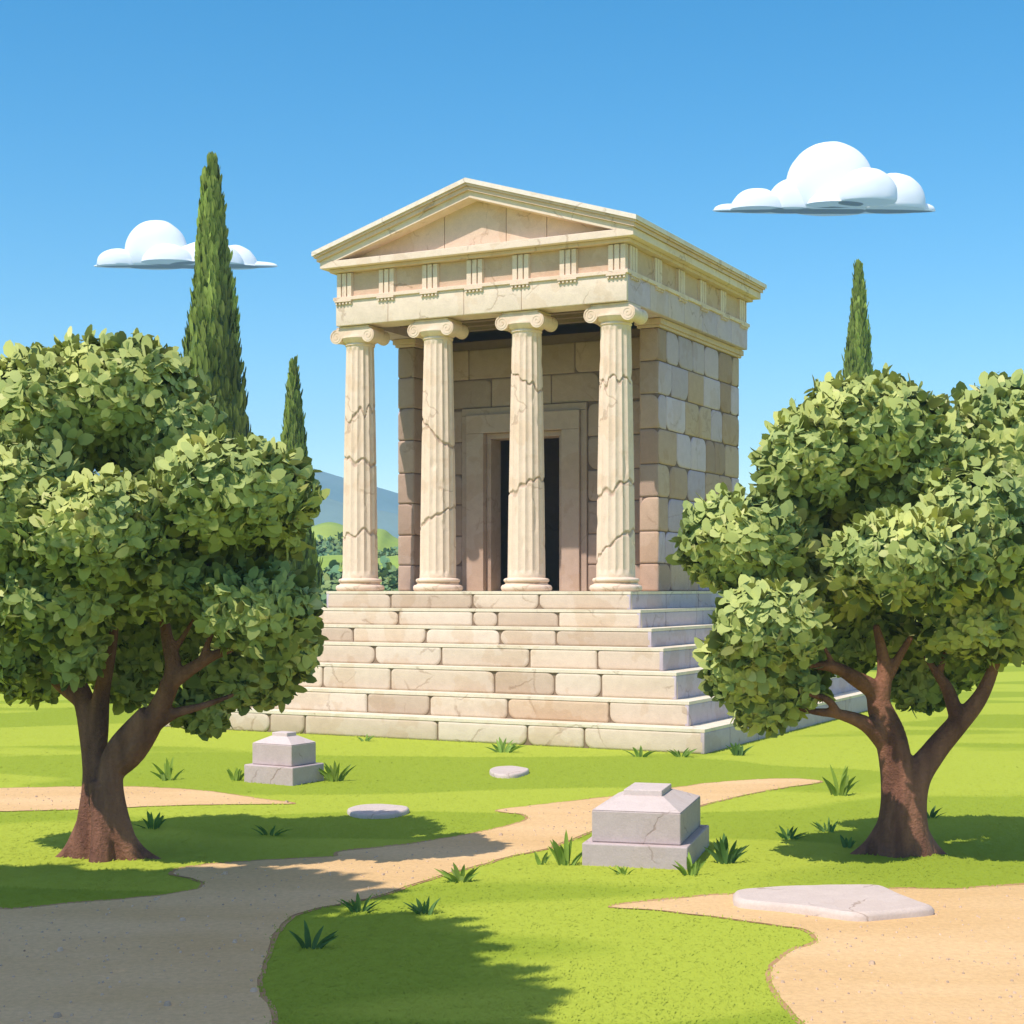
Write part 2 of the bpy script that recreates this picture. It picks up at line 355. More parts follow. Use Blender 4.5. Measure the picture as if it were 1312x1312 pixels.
for q in range(4):
    u=CU[q]; v=.45
    b=shaft(3.1+q*17,CR[q])
    c=b.build('column',M_marble,T,smooth=50); c.location=(u+OFF[0],v+OFF[1],HS)
    capital().build('capital',M_marble,c,smooth=40); cbase().build('column_base',M_marble,c,smooth=50)

# porch and cella walls
A_=.29; VW=1.9; VD=2.7; VB=6.05; wz=[0,.47,1.02,1.6,2.16,2.76,3.35,3.91,4.47]
GREY_SHADE=[(.51,.43,.485),(.57,.485,.54),(.46,.39,.45)]; TAN=[(.46,.33,.245),(.38,.265,.20),(.52,.39,.29)]; BR=[(.40,.30,.235),(.44,.335,.265),(.37,.28,.22)]  # grey stones also carry the lavender of the shaded side as painted colour
def wallface(b, fr, xa, xb, rows, wmin, wmax, pal, big=.35, skip=None, zoff=HS):
    for r in range(len(rows)-1):
        x=xa; first=True; z0,z1=rows[r],rows[r+1]
        while x<xb-.001:
            w=random.uniform(wmin,wmax)*(.6 if first and r%2 else 1); x1=x+w
            if xb-x1<wmin*.5: x1=xb
            segs=[(x,x1)]
            if skip and z0<skip[2]:
                s0,s1=skip[0],skip[1]; segs=[]
                if x<s0: segs.append((x,min(x1,s0)))
                if x1>s1: segs.append((max(x,s1),x1))
                if z1>skip[2]: pass
            for a_,c_ in segs:
                if c_-a_<.05: continue
                zz1=z1
                rr=[(random.uniform(.09,.20) if random.random()<big else random.uniform(.01,.035)) for _ in range(4)]
                rblock(b,fr,a_+.008,c_-.008,z0+zoff+.008,zz1+zoff-.008,ch=.018,col=jt(random.choice(pal),.05),rads=rr)
            x=x1; first=False
MORT=(.20,.14,.11)
for sgn in (1,-1):                                   # side walls
    b=MB(); xo=-A_ if sgn>0 else -LU+A_; xi=xo-.36*sgn
    lo,hi=sorted((xo-.025*sgn,xi+.025*sgn)); b.box(lo,hi,VW+.025,VB-.025,HS,HS+4.47,MORT)
    wallface(b,lambda x,z,d,xo=xo,s=sgn:(xo+s*d,x,z),VW,VB,wz,.45,.92,GREY_SHADE+TAN,.55)
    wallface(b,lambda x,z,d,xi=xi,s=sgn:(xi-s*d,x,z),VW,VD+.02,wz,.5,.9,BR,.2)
    lo,hi=sorted((xo,xi)); wallface(b,lambda x,z,d:(x,VW-d,z),lo,hi,wz,.36,.36,TAN+BR[:1] if sgn>0 else BR,.1)
    wallface(b,lambda x,z,d:(x,VB+d,z),lo,hi,wz,.36,.36,GREY_SHADE,.1)
    w=tb(b,'side_wall',M_wall,smooth=35)
    b=MB(); c=(.62,.48,.36)
    for z0,z1,e in ((4.472,4.52,.03),(4.52,4.617,.065)): b.box(lo-e,hi+e,VW-e,VB+e,HS+z0,HS+z1,c)
    b.build('wall_capital',M_wall,w,off=OFF,bevel=.008)
# door wall with opening
D0,D1,DH=-4.04,-2.45,2.90; F0,F1,FH=-4.40,-2.10,3.24
ui,ux=-LU+A_+.36,-A_-.36
b=MB(); b.box(ui,F0+.02,VD+.025,VD+.40,HS,HS+4.62,MORT); b.box(F1-.02,ux,VD+.025,VD+.40,HS,HS+4.62,MORT); b.box(F0+.018,F1-.018,VD+.025,VD+.40,HS+FH-.02,HS+4.62,MORT)
fr=lambda x,z,d:(x,VD-d,z)
wallface(b,fr,ui,F0-.12,wz[:7],.6,1.0,BR,.25); wallface(b,fr,F1+.12,ux,wz[:7],.5,.9,BR,.25)
wallface(b,fr,ui,ux,[3.38]+wz[7:],.75,1.25,BR,.25)
tb(b,'front_wall',M_wall,smooth=35)
b=MB(); cf=(.46,.355,.28); cf2=(.43,.33,.26)
for (a0,a1,e,dd) in ((F0,D0,.05,1),(D1,F1,.05,1)): b.box(a0,a1,VD-.09,VD+.42,HS,HS+DH,cf)
b.box(F0,F1,VD-.092,VD+.42,HS+DH+.003,HS+FH,cf)
b.box(F0-.12,F0-.003,VD-.03,VD+.1,HS,HS+FH,cf2); b.box(F1+.003,F1+.12,VD-.03,VD+.1,HS,HS+FH,cf2); b.box(F0-.12,F1+.12,VD-.032,VD+.1,HS+FH+.003,HS+FH+.13,cf2)
b.box(D0+.002,D0+.10,VD+.03,VD+.42,HS,HS+DH-.10,cf2); b.box(D1-.10,D1-.002,VD+.03,VD+.42,HS,HS+DH-.10,cf2); b.box(D0+.002,D1-.002,VD+.028,VD+.42,HS+DH-.10,HS+DH,cf2)
tb(b,'door_frame',M_wall,bevel=.008)
b=MB(); b.box(-LU+A_+.37,-A_-.37,VB-.36,VB-.02,HS,HS+4.61,MORT); wallface(b,lambda x,z,d:(x,VB+d-.01,z),-LU+A_+.36,-A_-.36,wz+[4.6],.62,.98,GREY_SHADE+TAN,.4)
tb(b,'back_wall',M_wall,smooth=35)
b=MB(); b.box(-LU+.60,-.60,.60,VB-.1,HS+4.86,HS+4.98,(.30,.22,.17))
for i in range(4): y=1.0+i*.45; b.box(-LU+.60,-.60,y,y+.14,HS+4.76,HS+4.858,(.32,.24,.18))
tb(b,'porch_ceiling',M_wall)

# architrave: front and back beams, side beams
b=MB(); I=.12; E_=LV-.12; cA=(.80,.67,.53)
b.box(-LU+I+.02,-I-.02,I+.02,.62,HS+ZA+.002,HS+5.06,cA); b.box(-LU+I+.02,-I-.02,LV-.62,E_-.02,HS+ZA+.002,HS+5.06,cA)
cS=(.58,.47,.50)  # lavender beam colour, shade of the side painted into the stone
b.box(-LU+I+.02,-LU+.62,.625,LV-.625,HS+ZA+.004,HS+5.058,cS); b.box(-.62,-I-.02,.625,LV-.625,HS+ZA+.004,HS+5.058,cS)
cu=[-LU+I]+[px_u(p,I) for p in (497,594,668)]+[-I]
for j in range(4): rblock(b,lambda x,z,d:(x,I-d,z),cu[j]+(.004 if j else 0),cu[j+1]-(.004 if j<3 else 0),HS+ZA,HS+5.06,rad=.012,ch=.008,col=jt(cA,.03))
for xf,s in ((-I,1),(-LU+I,-1)):
    y=I
    while y<E_-.01:
        y1=min(y+random.uniform(.75,1.0),E_); y1=E_ if E_-y1<.4 else y1
        rblock(b,lambda x,z,d,xf=xf,s=s:(xf+s*d,x,z),y+.006*(y>I),y1-.006,HS+ZA,HS+5.06,rad=.03,ch=.01,col=jt(random.choice([(.60,.505,.58),(.56,.47,.54),(.61,.50,.50)]),.03)); y=y1  # side blocks tinted lavender the same way, shade put into their colour
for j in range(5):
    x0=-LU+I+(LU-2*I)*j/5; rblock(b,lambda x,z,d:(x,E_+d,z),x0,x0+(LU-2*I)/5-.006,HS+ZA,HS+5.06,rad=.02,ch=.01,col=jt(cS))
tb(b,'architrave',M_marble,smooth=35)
# frieze with triglyphs
b=MB(); cM=(.64,.46,.32); cT=(.80,.65,.50)
b.box(-LU+.17,-.17,.17,LV-.17,HS+5.06,HS+5.54,cM)
b.box(-LU+.085,-.085,.085,LV-.085,HS+5.055,HS+5.115,cT)
fz=tb(b,'frieze',M_marble,bevel=.006)
def trig(fr):
    b=MB(); w=.16
    def bx(x0,x1,z0,z1,d0,d1):
        p=[fr(x,z,d) for d in (d0,d1) for x,z in ((x0,z0),(x1,z0),(x1,z1),(x0,z1))]
        b.add(p,[(0,3,2,1),(4,5,6,7),(0,1,5,4),(1,2,6,5),(2,3,7,6),(3,0,4,7)],cT)
    bx(-w,w,5.117,5.53,-.02,.02)
    for k in (-1,0,1):
        x=k*.107; bx(x-.042,x+.042,5.118,5.528,.022,.052)
    bx(-w-.01,w+.01,5.025,5.053,-.02,.10)
    for k in range(5): x=-.14+k*.07; bx(x-.017,x+.017,4.985,5.023,.05,.088)
    return b.build('triglyph',M_marble,fz,off=(OFF[0],OFF[1],HS),bevel=.004)
for j in range(7):
    x=-.12-.17-(LU-.58)*j/6
    trig(lambda a,z,d,x=x:(x+a,.17-d,z)); 
    trig(lambda a,z,d,x=x:(x+a,LV-.17+d,z))
for j in range(6):
    y=.42+(LV-.84)*j/5
    trig(lambda a,z,d,y=y:(-.17+d,y+a,z)); trig(lambda a,z,d,y=y:(-LU+.17-d,y+a,z))
# cornice, pediment, roof
cC=(.81,.67,.53)
b=MB(); b.box(-LU-.0+.04,-.04,.04,LV-.04,HS+5.54,HS+5.60,(.70,.54,.40)); b.box(-LU-.08,.08,-.08,LV+.065,HS+5.602,HS+5.72,cC)
tb(b,'cornice',M_marble,bevel=.008)
ZE,RS=5.88,.306; MU=-LU/2
def zt(u): return ZE+RS*((.2-u) if u>MU else (u+LU+.2))
def slope(hi,lo,e,clip=None):
    """two-sided band hanging under the roof plane, e = overhang"""
    ur=e; ul=-LU-e; P=[(ur,zt(ur)-lo),(ur,zt(ur)-hi),(MU,zt(MU)-hi),(ul,zt(ul)-hi),(ul,zt(ul)-lo),(MU,zt(MU)-lo)]
    if clip and zt(ur)-lo<clip:
        uc=.2-(clip+lo-ZE)/RS; P=[(ur,clip),(ur,zt(ur)-hi),(MU,zt(MU)-hi),(ul,zt(ul)-hi),(ul,clip),(-LU-uc,clip),(MU,zt(MU)-lo),(uc,clip)]
    return [(x,z+HS) for x,z in P]
def halves(P):      # split at the ridge so both faces are simple polygons
    return P
def addslope(b,P,a,c,col):
    n=len(P); top=[p for p in P]; tr=tessellate_polygon([[Vector((x,0,z)) for x,z in P]])
    v=[(x,a,z) for x,z in P]+[(x,c,z) for x,z in P]; f=[tuple(t) for t in tr]+[tuple(n+i for i in t) for t in tr]+[(i,i+n,(i+1)%n+n,(i+1)%n) for i in range(n)]
    b.add(v,f,col)
b=MB(); addslope(b,slope(0,.075,.175),-.2,LV+.14,(.82,.74,.64)); addslope(b,slope(.078,.115,.15),-.17,LV+.12,(.74,.56,.42))
tb(b,'roof',M_marble)
b=MB(); addslope(b,slope(.118,.185,.115),-.13,LV+.10,(.74,.56,.42)); addslope(b,slope(.188,.30,.075,5.722),-.075,LV+.06,cC)
tb(b,'raking_cornice',M_marble)
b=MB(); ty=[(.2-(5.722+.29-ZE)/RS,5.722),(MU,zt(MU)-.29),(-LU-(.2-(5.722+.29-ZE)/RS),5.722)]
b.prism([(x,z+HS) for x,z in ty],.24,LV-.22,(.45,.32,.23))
cuts=[ty[2][0]]+[px_u(p,.2) for p in (569,648,700)]+[ty[0][0]]
def tz(u): return zt(u)-.29 if u>MU else zt(u)-.29
for j in range(4):
    a0,a1=cuts[j]+.006,cuts[j+1]-.006; P=[(a0,5.722),(a1,5.722),(a1,max(5.723,tz(a1)))]
    if a0<MU<a1: P.append((MU,tz(MU)))
    P.append((a0,max(5.723,tz(a0)))); b.prism([(x,z+HS) for x,z in P],.215,.25,jt((.70,.54,.40),.05))
tb(b,'tympanum',M_marble)

# ------------------------------------------------------------------ leaves
def leaves_mesh(name, P, A, Nn, Ln, Wd, col, m, parent=None, extra=None, curl=.12, soft=None):
    """P base points, A long axes, Nn face normals, per-leaf length, width and colour (numpy)"""
    n=len(P); A=A/np.linalg.norm(A,axis=1)[:,None]
    if soft is not None: Nn=Nn*np.where((Nn*soft).sum(1)<0,-1.,1.)[:,None]
    B=np.cross(Nn,A); B/=np.linalg.norm(B,axis=1)[:,None]+1e-9; Nn=np.cross(A,B)
    st=[(.0,0),(.22,.40),(.22,0),(.22,-.40),(.55,.5),(.55,0),(.55,-.5),(.85,.33),(.85,0),(.85,-.33),(1,0)]
    V_=np.zeros((n,11,3))
    for i,(t,w) in enumerate(st):
        fold=.10*abs(w)*2; z=-curl*t*t+ (fold if w else 0)*.6
        V_[:,i,:]=P+A*(t*Ln)[:,None]+B*(w*Wd)[:,None]+Nn*((z*Ln)[:,None])
    fs=np.array([(0,2,1,1),(0,3,2,2),(1,2,5,4),(2,3,6,5),(4,5,8,7),(5,6,9,8),(7,8,10,10),(8,9,10,10)])
    verts=V_.reshape(-1,3).tolist(); faces=[]
    base=np.arange(n)*11
    tri=[(0,2,1),(0,3,2),(7,8,10),(8,9,10)]; qd=[(1,2,5,4),(2,3,6,5),(4,5,8,7),(5,6,9,8)]
    for s in base.tolist():
        for t in tri: faces.append((s+t[0],s+t[1],s+t[2]))
        for t in qd: faces.append((s+t[0],s+t[1],s+t[2],s+t[3]))
    lc=np.repeat(col,28,axis=0)
    if extra:
        k=len(verts); verts+=extra.v; faces+=[tuple(k+i for i in f) for f in extra.f]
        lc=np.concatenate([lc,np.array([c for f,c in zip(extra.f,extra.c) for _ in f])])
    me=bpy.data.meshes.new(name); me.from_pydata(verts,[],faces); me.update()
    a=me.color_attributes.new('Col','FLOAT_COLOR','CORNER'); a.data.foreach_set('color',np.concatenate([lc,np.ones((len(lc),1))],1).astype(np.float32).ravel())
    me.polygons.foreach_set('use_smooth',[True]*len(me.polygons)); me.materials.append(m)
    if soft is not None:      # shade each leaf with the rounding of the clump it belongs to
        sn=np.repeat(norm(soft+.45*Nn),11,axis=0).tolist()
        me.update(); vn=[tuple(v.normal) for v in me.vertices][len(sn):]
        me.normals_split_custom_set_from_vertices(sn+vn)
    o=bpy.data.objects.new(name,me); C.objects.link(o)
    if parent: o.parent=parent
    return o
def norm(a): return a/(np.linalg.norm(a,axis=-1,keepdims=True)+1e-9)
DARK=np.array((.085,.165,.085)); LIGHT=np.array((.55,.58,.19)); MID=np.array((.34,.41,.13))
def blob(mb, c, r, seed, col, cut=.80):
    vs=[]; fs=[]; nu,nv=26,16
    for j in range(nv+1):
        for i in range(nu):
            th=math.pi*j/nv; ph=2*math.pi*i/nu; d=Vector((math.sin(th)*math.cos(ph),math.sin(th)*math.sin(ph),math.cos(th)))
            k=cut*(1+.22*noise.noise(d*2.4+Vector((seed,0,0)))+.14*noise.noise(d*6+Vector((seed,0,0))))
            vs.append((c[0]+d.x*r[0]*k,c[1]+d.y*r[1]*k,c[2]+d.z*r[2]*k))
    for j in range(nv):
        for i in range(nu):
            a=j*nu+i; b=j*nu+(i+1)%nu; fs.append((a,b,b+nu,a+nu))
    mb.add(vs,fs,col)
def crown(name, clumps, m, parent, loc, dens=1200, leaf=.102, wide=.64, core=True, pal=(DARK,MID,LIGHT), size_var=.35):
    """clumps = (centre, radii); leaves lie as overlapping scales on each clump and stick out at its rim"""
    Ps=[];As=[];Ns=[];Ls=[];Cs=[];Sf=[]; core_mb=MB()
    lx=np.array(loc)
    for q,(c,r) in enumerate(clumps):
        c=np.array(c)-lx; r=np.array(r); seed=q*3.7+1
        area=4*math.pi*(((r[0]*r[1])**1.6+(r[0]*r[2])**1.6+(r[1]*r[2])**1.6)/3)**(1/1.6)
        n=int(area*dens)
        d=norm(rng.normal(size=(n,3)))
        k=np.array([1+.22*noise.noise(Vector(x)*2.4+Vector((seed,0,0)))+.14*noise.noise(Vector(x)*6+Vector((seed,0,0))) for x in d.tolist()])
        dep=rng.uniform(.80,.97,size=n)
        nn=norm(d/r)
        P=c+d*r*(k*dep)[:,None]
        poke=rng.random(n)<.22
        tang=norm(np.cross(nn,rng.normal(size=(n,3))))
        A=np.where(poke[:,None],nn*.9+tang*.55+np.array((0,0,.15)),nn*.32+tang+np.array((0,0,-.15)))
        Nn=np.where(poke[:,None],norm(rng.normal(size=(n,3))),nn+.20*rng.normal(size=(n,3))+np.array((0,0,.25)))
        L_=leaf*rng.uniform(1-size_var,1+size_var,size=n); L_=np.where(poke,L_*1.25,L_)
        cl=np.array([noise.noise(Vector(p)*2.6+Vector((0,0,seed))) for p in (c+d*r).tolist()])*.9+rng.normal(size=n)*.13+.28
        t=np.clip(.5+cl*.6,0,1)[:,None]
        col=np.where(t<.5,pal[0]*(1-2*t)+pal[1]*2*t,pal[1]*(2-2*t)+pal[2]*(2*t-1))
        hl=(rng.random(n)<.035)[:,None]; col=np.where(hl,np.minimum(pal[2]*1.35,.6),col)
        Sf.append(nn);Ps.append(P);As.append(A);Ns.append(Nn);Ls.append(L_);Cs.append(col)
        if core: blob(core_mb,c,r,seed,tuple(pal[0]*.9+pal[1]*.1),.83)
    P=np.concatenate(Ps);A=np.concatenate(As);Nn=np.concatenate(Ns);L_=np.concatenate(Ls);Cc=np.concatenate(Cs)
    return leaves_mesh(name,P,A,Nn,L_,L_*wide,Cc,m,parent,core_mb if core else None,soft=np.concatenate(Sf))
def tube(mb, pts, rad, seg=10, seed=0, rough=.12):
    pr=catmull([tuple(p)+(r,) for p,r in zip(pts,rad)],6); vs=[];fs=[]; up=Vector((.1,1,.05))
    for i,p in enumerate(pr):
        c=Vector(p[:3]); a=Vector(pr[max(i-1,0)][:3]); b=Vector(pr[min(i+1,len(pr)-1)][:3]); t=(b-a).normalized(); x=t.cross(up).normalized(); y=t.cross(x)
        for k in range(seg):
            an=2*math.pi*k/seg; r=p[3]*(1+rough*noise.noise(Vector((math.cos(an)*1.5+seed,math.sin(an)*1.5,i*.12)))); vs.append(c+x*r*math.cos(an)+y*r*math.sin(an))
    for i in range(len(pr)-1):
        for k in range(seg): fs.append((i*seg+k,i*seg+(k+1)%seg,(i+1)*seg+(k+1)%seg,(i+1)*seg+k))
    fs+=[tuple(reversed(range(seg))),tuple((len(pr)-1)*seg+k for k in range(seg))]
    mb.add(vs,fs,(1,1,1))
def olive(base, strands, clumps, label, Y0, slim, group='olive trees framing the temple', dens=1200, leaf=.102):
    loc=base; t=empty('olive_tree',loc,0,label=label,cat='tree',group=group)
    mb=MB(); px=lambda w: w*Y0/F
    for q,s in enumerate(strands):
        pts=[at(a,b_,y)-Vector(loc) for a,b_,y,_ in s]; tube(mb,pts,[px(w)/2*slim for *_,w in s],12,q*5.3)
    tr=mb.build('trunk',M_bark,t,smooth=60)
    rm=tr.modifiers.new('r','REMESH'); rm.mode='VOXEL'; rm.voxel_size=.017; rm.use_smooth_shade=True
    sm=tr.modifiers.new('s','SMOOTH'); sm.iterations=3; sm.factor=.5
    cl=[(at(a,b_,y),(px(rx),px((rx+rz)/2)*ry,px(rz))) for a,b_,y,rx,rz,ry in clumps]
    crown('crown',cl,M_leaf,t,loc,dens=dens,leaf=leaf)
    return t
# left tree
Lb=G(132,1098); YL=Lb.y
st=[ [(150,1112,YL,70),(140,1060,YL,52),(135,1000,YL,44),(170,960,YL-.1,46),(205,905,YL-.2,34),(222,860,YL-.3,28),(214,815,YL-.3,20),(205,760,YL-.2,12)],
     [(112,1112,YL+.05,66),(119,1050,YL+.05,52),(124,990,YL+.05,44),(117,930,YL+.1,42),(105,890,YL+.15,34),(88,850,YL+.2,20),(70,790,YL+.2,12)],
     [(172,1108,YL-.1,34),(150,1050,YL-.1,40),(142,1000,YL-.1,40),(150,960,YL-.1,38),(190,915,YL-.2,34)],
     [(128,1114,YL-.2,40),(130,1060,YL-.14,34),(125,1000,YL-.1,30)],
     [(124,985,YL+.05,26),(126,935,YL+.05,34),(131,885,YL+.02,27),(142,835,YL-.1,18),(150,780,YL-.1,12)],
     [(212,880,YL-.25,28),(240,860,YL-.35,22),(270,842,YL-.4,17),(300,828,YL-.4,12),(325,800,YL-.3,7)],
     [(190,935,YL-.15,26),(222,915,YL-.2,18),(258,905,YL-.2,12),(300,890,YL-.2,7)],
     [(258,848,YL-.4,14),(268,820,YL-.4,10),(280,795,YL-.4,7)],
     [(215,845,YL-.3,14),(235,815,YL-.3,9),(250,790,YL-.3,6)],
     [(100,895,YL+.15,26),(70,870,YL+.1,20),(40,820,YL,12)],
     [(268,730,YL-.7,5),(262,700,YL-.72,8),(265,655,YL-.7,6)],
     [(212,1108,YL-.1,12),(178,1092,YL-.05,24),(150,1060,YL,34)],[(62,1110,YL,12),(92,1090,YL+.05,28),(118,1040,YL+.1,36)] ]
cl=[(148,515,YL-.1,104,78,1),(225,565,YL-.2,60,60,1),(50,545,YL-.2,90,90,1),(298,632,YL-1.0,92,62,1),(352,660,YL-.5,34,50,1),(126,680,YL-1.2,86,62,1),(20,650,YL-.9,80,80,1),
    (325,778,YL-.8,64,48,1),(374,780,YL-.4,26,40,1),(322,856,YL+.25,68,46,.6),(368,830,YL-.1,34,40,.7),(205,745,YL-.7,70,40,1),(60,762,YL-.8,90,52,1),(190,800,YL+.75,80,72,.4),
    (215,690,YL+.5,105,85,.6),(160,866,YL+.75,36,36,.5),(20,820,YL-.1,50,50,1),(250,800,YL+.75,76,60,.4),(-45,590,YL,95,120,1),(-50,750,YL,80,100,1),(90,820,YL+.8,90,55,.4),(258,905,YL+.35,34,28,.8),(98,836,YL-.5,30,32,1),(40,850,YL+.6,60,46,.6)]
olive(Lb,st,cl,'dark leafy olive tree beside the small pedestal, its trunk on shaded grass',YL,.80)
Rb=G(1152,1093); YR=Rb.y
st=[ [(1130,1106,YR,60),(1148,1050,YR,54),(1150,1000,YR,50),(1142,950,YR,46),(1128,910,YR,38),(1120,885,YR,30),(1098,870,YR-.1,24),(1070,855,YR-.2,18),(1035,852,YR-.2,11),(1010,848,YR-.2,6)],
     [(1175,1106,YR-.05,56),(1166,1050,YR-.05,52),(1172,1000,YR-.05,44),(1195,965,YR,38),(1225,930,YR,32),(1255,895,YR,24),(1275,850,YR,16),(1290,790,YR,10)],
     [(1150,1112,YR-.18,36),(1150,1060,YR-.14,32),(1160,1000,YR-.1,30),(1150,950,YR-.05,30)],
     [(1125,905,YR,32),(1133,865,YR,24),(1130,835,YR,18),(1122,800,YR,11)],[(1135,870,YR,20),(1150,845,YR,14),(1168,815,YR,9)],
     [(1135,950,YR,34),(1110,928,YR-.1,24),(1075,915,YR-.15,16),(1045,912,YR-.15,11),(1022,908,YR-.15,6)],
     [(1075,918,YR-.15,14),(1062,898,YR-.2,12),(1040,890,YR-.2,9),(1010,885,YR-.2,5)],
     [(1070,862,YR-.15,12),(1062,840,YR-.2,8),(1050,820,YR-.2,6)],
     [(1228,925,YR,24),(1215,885,YR+.05,20),(1200,862,YR+.05,13),(1185,840,YR+.1,8)],[(1203,866,YR+.05,11),(1210,840,YR+.05,8),(1213,815,YR+.05,6)],
     [(1145,672,YR-.3,12),(1150,652,YR-.32,10),(1143,632,YR-.32,8)],[(1148,660,YR-.32,9),(1160,632,YR-.32,7)],
     [(1082,1104,YR-.05,11),(1116,1084,YR-.02,24),(1145,1045,YR,32)],[(1216,1104,YR-.05,12),(1188,1082,YR,26),(1165,1040,YR,34)] ]
cl=[(1108,560,YR-.2,98,72,1),(1035,592,YR-.4,56,56,1),(1195,600,YR-.2,66,76,1),(1130,625,YR+.1,80,60,1),(950,695,YR-.6,74,58,1),(1008,680,YR+.1,50,56,1),(1165,715,YR-1.1,92,52,1),(1245,680,YR-.6,76,76,1),
    (985,800,YR-1.0,64,47,1),(948,850,YR-.7,42,46,1),(1000,872,YR-.0,56,42,.8),(1130,785,YR+.8,110,70,.45),(1060,715,YR+.5,100,80,.5),(1070,800,YR+.8,90,62,.45),(1182,872,YR+.85,40,38,.5),
    (1250,790,YR-.0,80,54,1),(1290,600,YR,80,110,1),(1330,740,YR,90,110,1),(1215,835,YR+.85,64,48,.5),(978,905,YR-.0,36,26,.9),(1000,760,YR-.2,60,50,.8)]
olive(Rb,st,cl,'dark leafy olive tree in front of the right side of the stepped platform',YR,.87)
# a third olive standing beside the viewer shades the foreground path
def shade_tree():
    loc=Vector((-5.6,7.3,0)); t=empty('shade_tree',loc,0,label='tall broad tree beside the viewer that shades the near end of the sandy path',cat='tree')
    mb=MB(); tube(mb,[(0,0,-.05),(.05,0,2.0),(-.05,.05,4.2),(.1,.1,6.6)],[.34,.26,.22,.10],14); tube(mb,[(0,0,3.6),(-.2,.8,5.4),(-.3,1.5,6.6)],[.18,.13,.06],10); tube(mb,[(0,0,3.9),(.7,-.5,5.4),(1.3,-.9,6.6)],[.16,.12,.05],10)
    mb.build('trunk',M_bark,t,smooth=60)
    cl=[((-5.9,8.75,7.0),(1.35,.95,.7)),((-7.4,8.6,7.0),(1.3,1.2,.8)),((-4.5,7.0,6.9),(.85,.95,.6)),((-4.3,5.6,7.0),(1.0,.9,.7)),((-6.3,7.0,7.3),(1.0,.8,.7)),((-5.6,5.2,7.0),(1.0,1.0,.7))]
    crown('crown',cl,M_leaf,t,loc,dens=170,leaf=.26)
shade_tree()
# ------------------------------------------------------------------ cypresses
def cypress(px,ytop,Y,wpx,ywide,label,lobes):
    loc=Vector(((px-CX)/F*Y,Y,0)); t=empty('cypress_tree',loc,0,label=label,cat='cypress',group='cypress trees')
    H=EYE+(HY-ytop)/F*Y; r=wpx/2/F*Y; zwide=EYE+(HY-ywide)/F*Y
    b=MB(); b.lathe([(.16,-.05),(.12,1.0),(.08,H*.4)],10); b.build('trunk',M_bark,t,smooth=60)
    mb=MB(); Ps=[];As=[];Ns=[];Ls=[];Cs=[]
    rs=np.random.default_rng(int(px))
    def lobe(cx_,cy_,z0,z1,rr,rl):
        # flame shaped lobe: full low down, drawn out to a point
        seg=14; n=22; pro=[]
        for j in range(n+1):
            tt=j/n; w=(math.sin(math.pi*min(1,tt*1.0)**.62)**.75 if tt<1 else 0)*(1-.25*tt); pro.append((tt,w*rr))
        vs=[]
        for tt,w in pro:
            for k in range(seg):
                a=2*math.pi*k/seg; q=1+.10*noise.noise(Vector((math.cos(a)*2+cx_*3,math.sin(a)*2,tt*4+z0)))
                lean=.35*tt*tt
                vs.append((cx_*(1-lean)+w*q*math.cos(a),cy_*(1-lean)+w*q*math.sin(a),z0+(z1-z0)*tt))
        fs=[(j*seg+k,j*seg+(k+1)%seg,(j+1)*seg+(k+1)%seg,(j+1)*seg+k) for j in range(n) for k in range(seg)]
        mb.add(vs,fs,tuple(np.array((.13,.19,.05))*rl))
        m_=int((z1-z0)*rr*480)
        tt=rs.uniform(.0,.99,m_); a=rs.uniform(0,2*math.pi,m_)
        w=np.interp(tt,[p[0] for p in pro],[p[1] for p in pro]); lean=1-.35*tt*tt
        d=np.stack([np.cos(a),np.sin(a),np.zeros(m_)],1)
        P=np.stack([cx_*lean,cy_*lean,z0+(z1-z0)*tt],1)+d*(w*.97)[:,None]
        A=d*.16+np.array((0,0,1))+rs.normal(size=(m_,3))*.10
        Ps.append(P);As.append(A);Ns.append(d+rs.normal(size=(m_,3))*.13);Ls.append(rs.uniform(.16,.40,m_))
        Cs.append(np.array((.22,.28,.06))*(rl*rs.uniform(.75,1.25,m_))[:,None]*np.array((1,1,1)))
    lobe(0,0,.5,H,r*.80,1)
    for i in range(lobes):
        f=i/lobes; a=i*2.4+.6; zc=.4+f*(H*.72); hh=H*random.uniform(.20,.34); ra=r*(1-.97*max(0,((zc+hh*.5)/H-.30)/.70)**1.05)
        rr=max(.12,ra*random.uniform(.46,.64)); off=max(0,ra*1.24-rr*.78)
        lobe(off*math.cos(a),off*math.sin(a),zc,min(zc+hh,H*.965),rr,random.choice([.6,.8,1,1.3,1.7]))
    P=np.concatenate(Ps);A=np.concatenate(As);Nn=np.concatenate(Ns);L_=np.concatenate(Ls);Cc=np.concatenate(Cs)
    leaves_mesh('crown',P,A,Nn,L_,L_*.28,Cc,M_cyp,t,mb,curl=.03)
cypress(272,208,32,110,540,'tallest cypress, standing behind the olive tree in front of the small cloud',34)
cypress(376,468,40,58,640,'short slim cypress between the tallest cypress and the temple',18)
cypress(1100,341,45,68,480,'slim cypress beyond the temple, rising behind an olive tree under the big cloud',22)

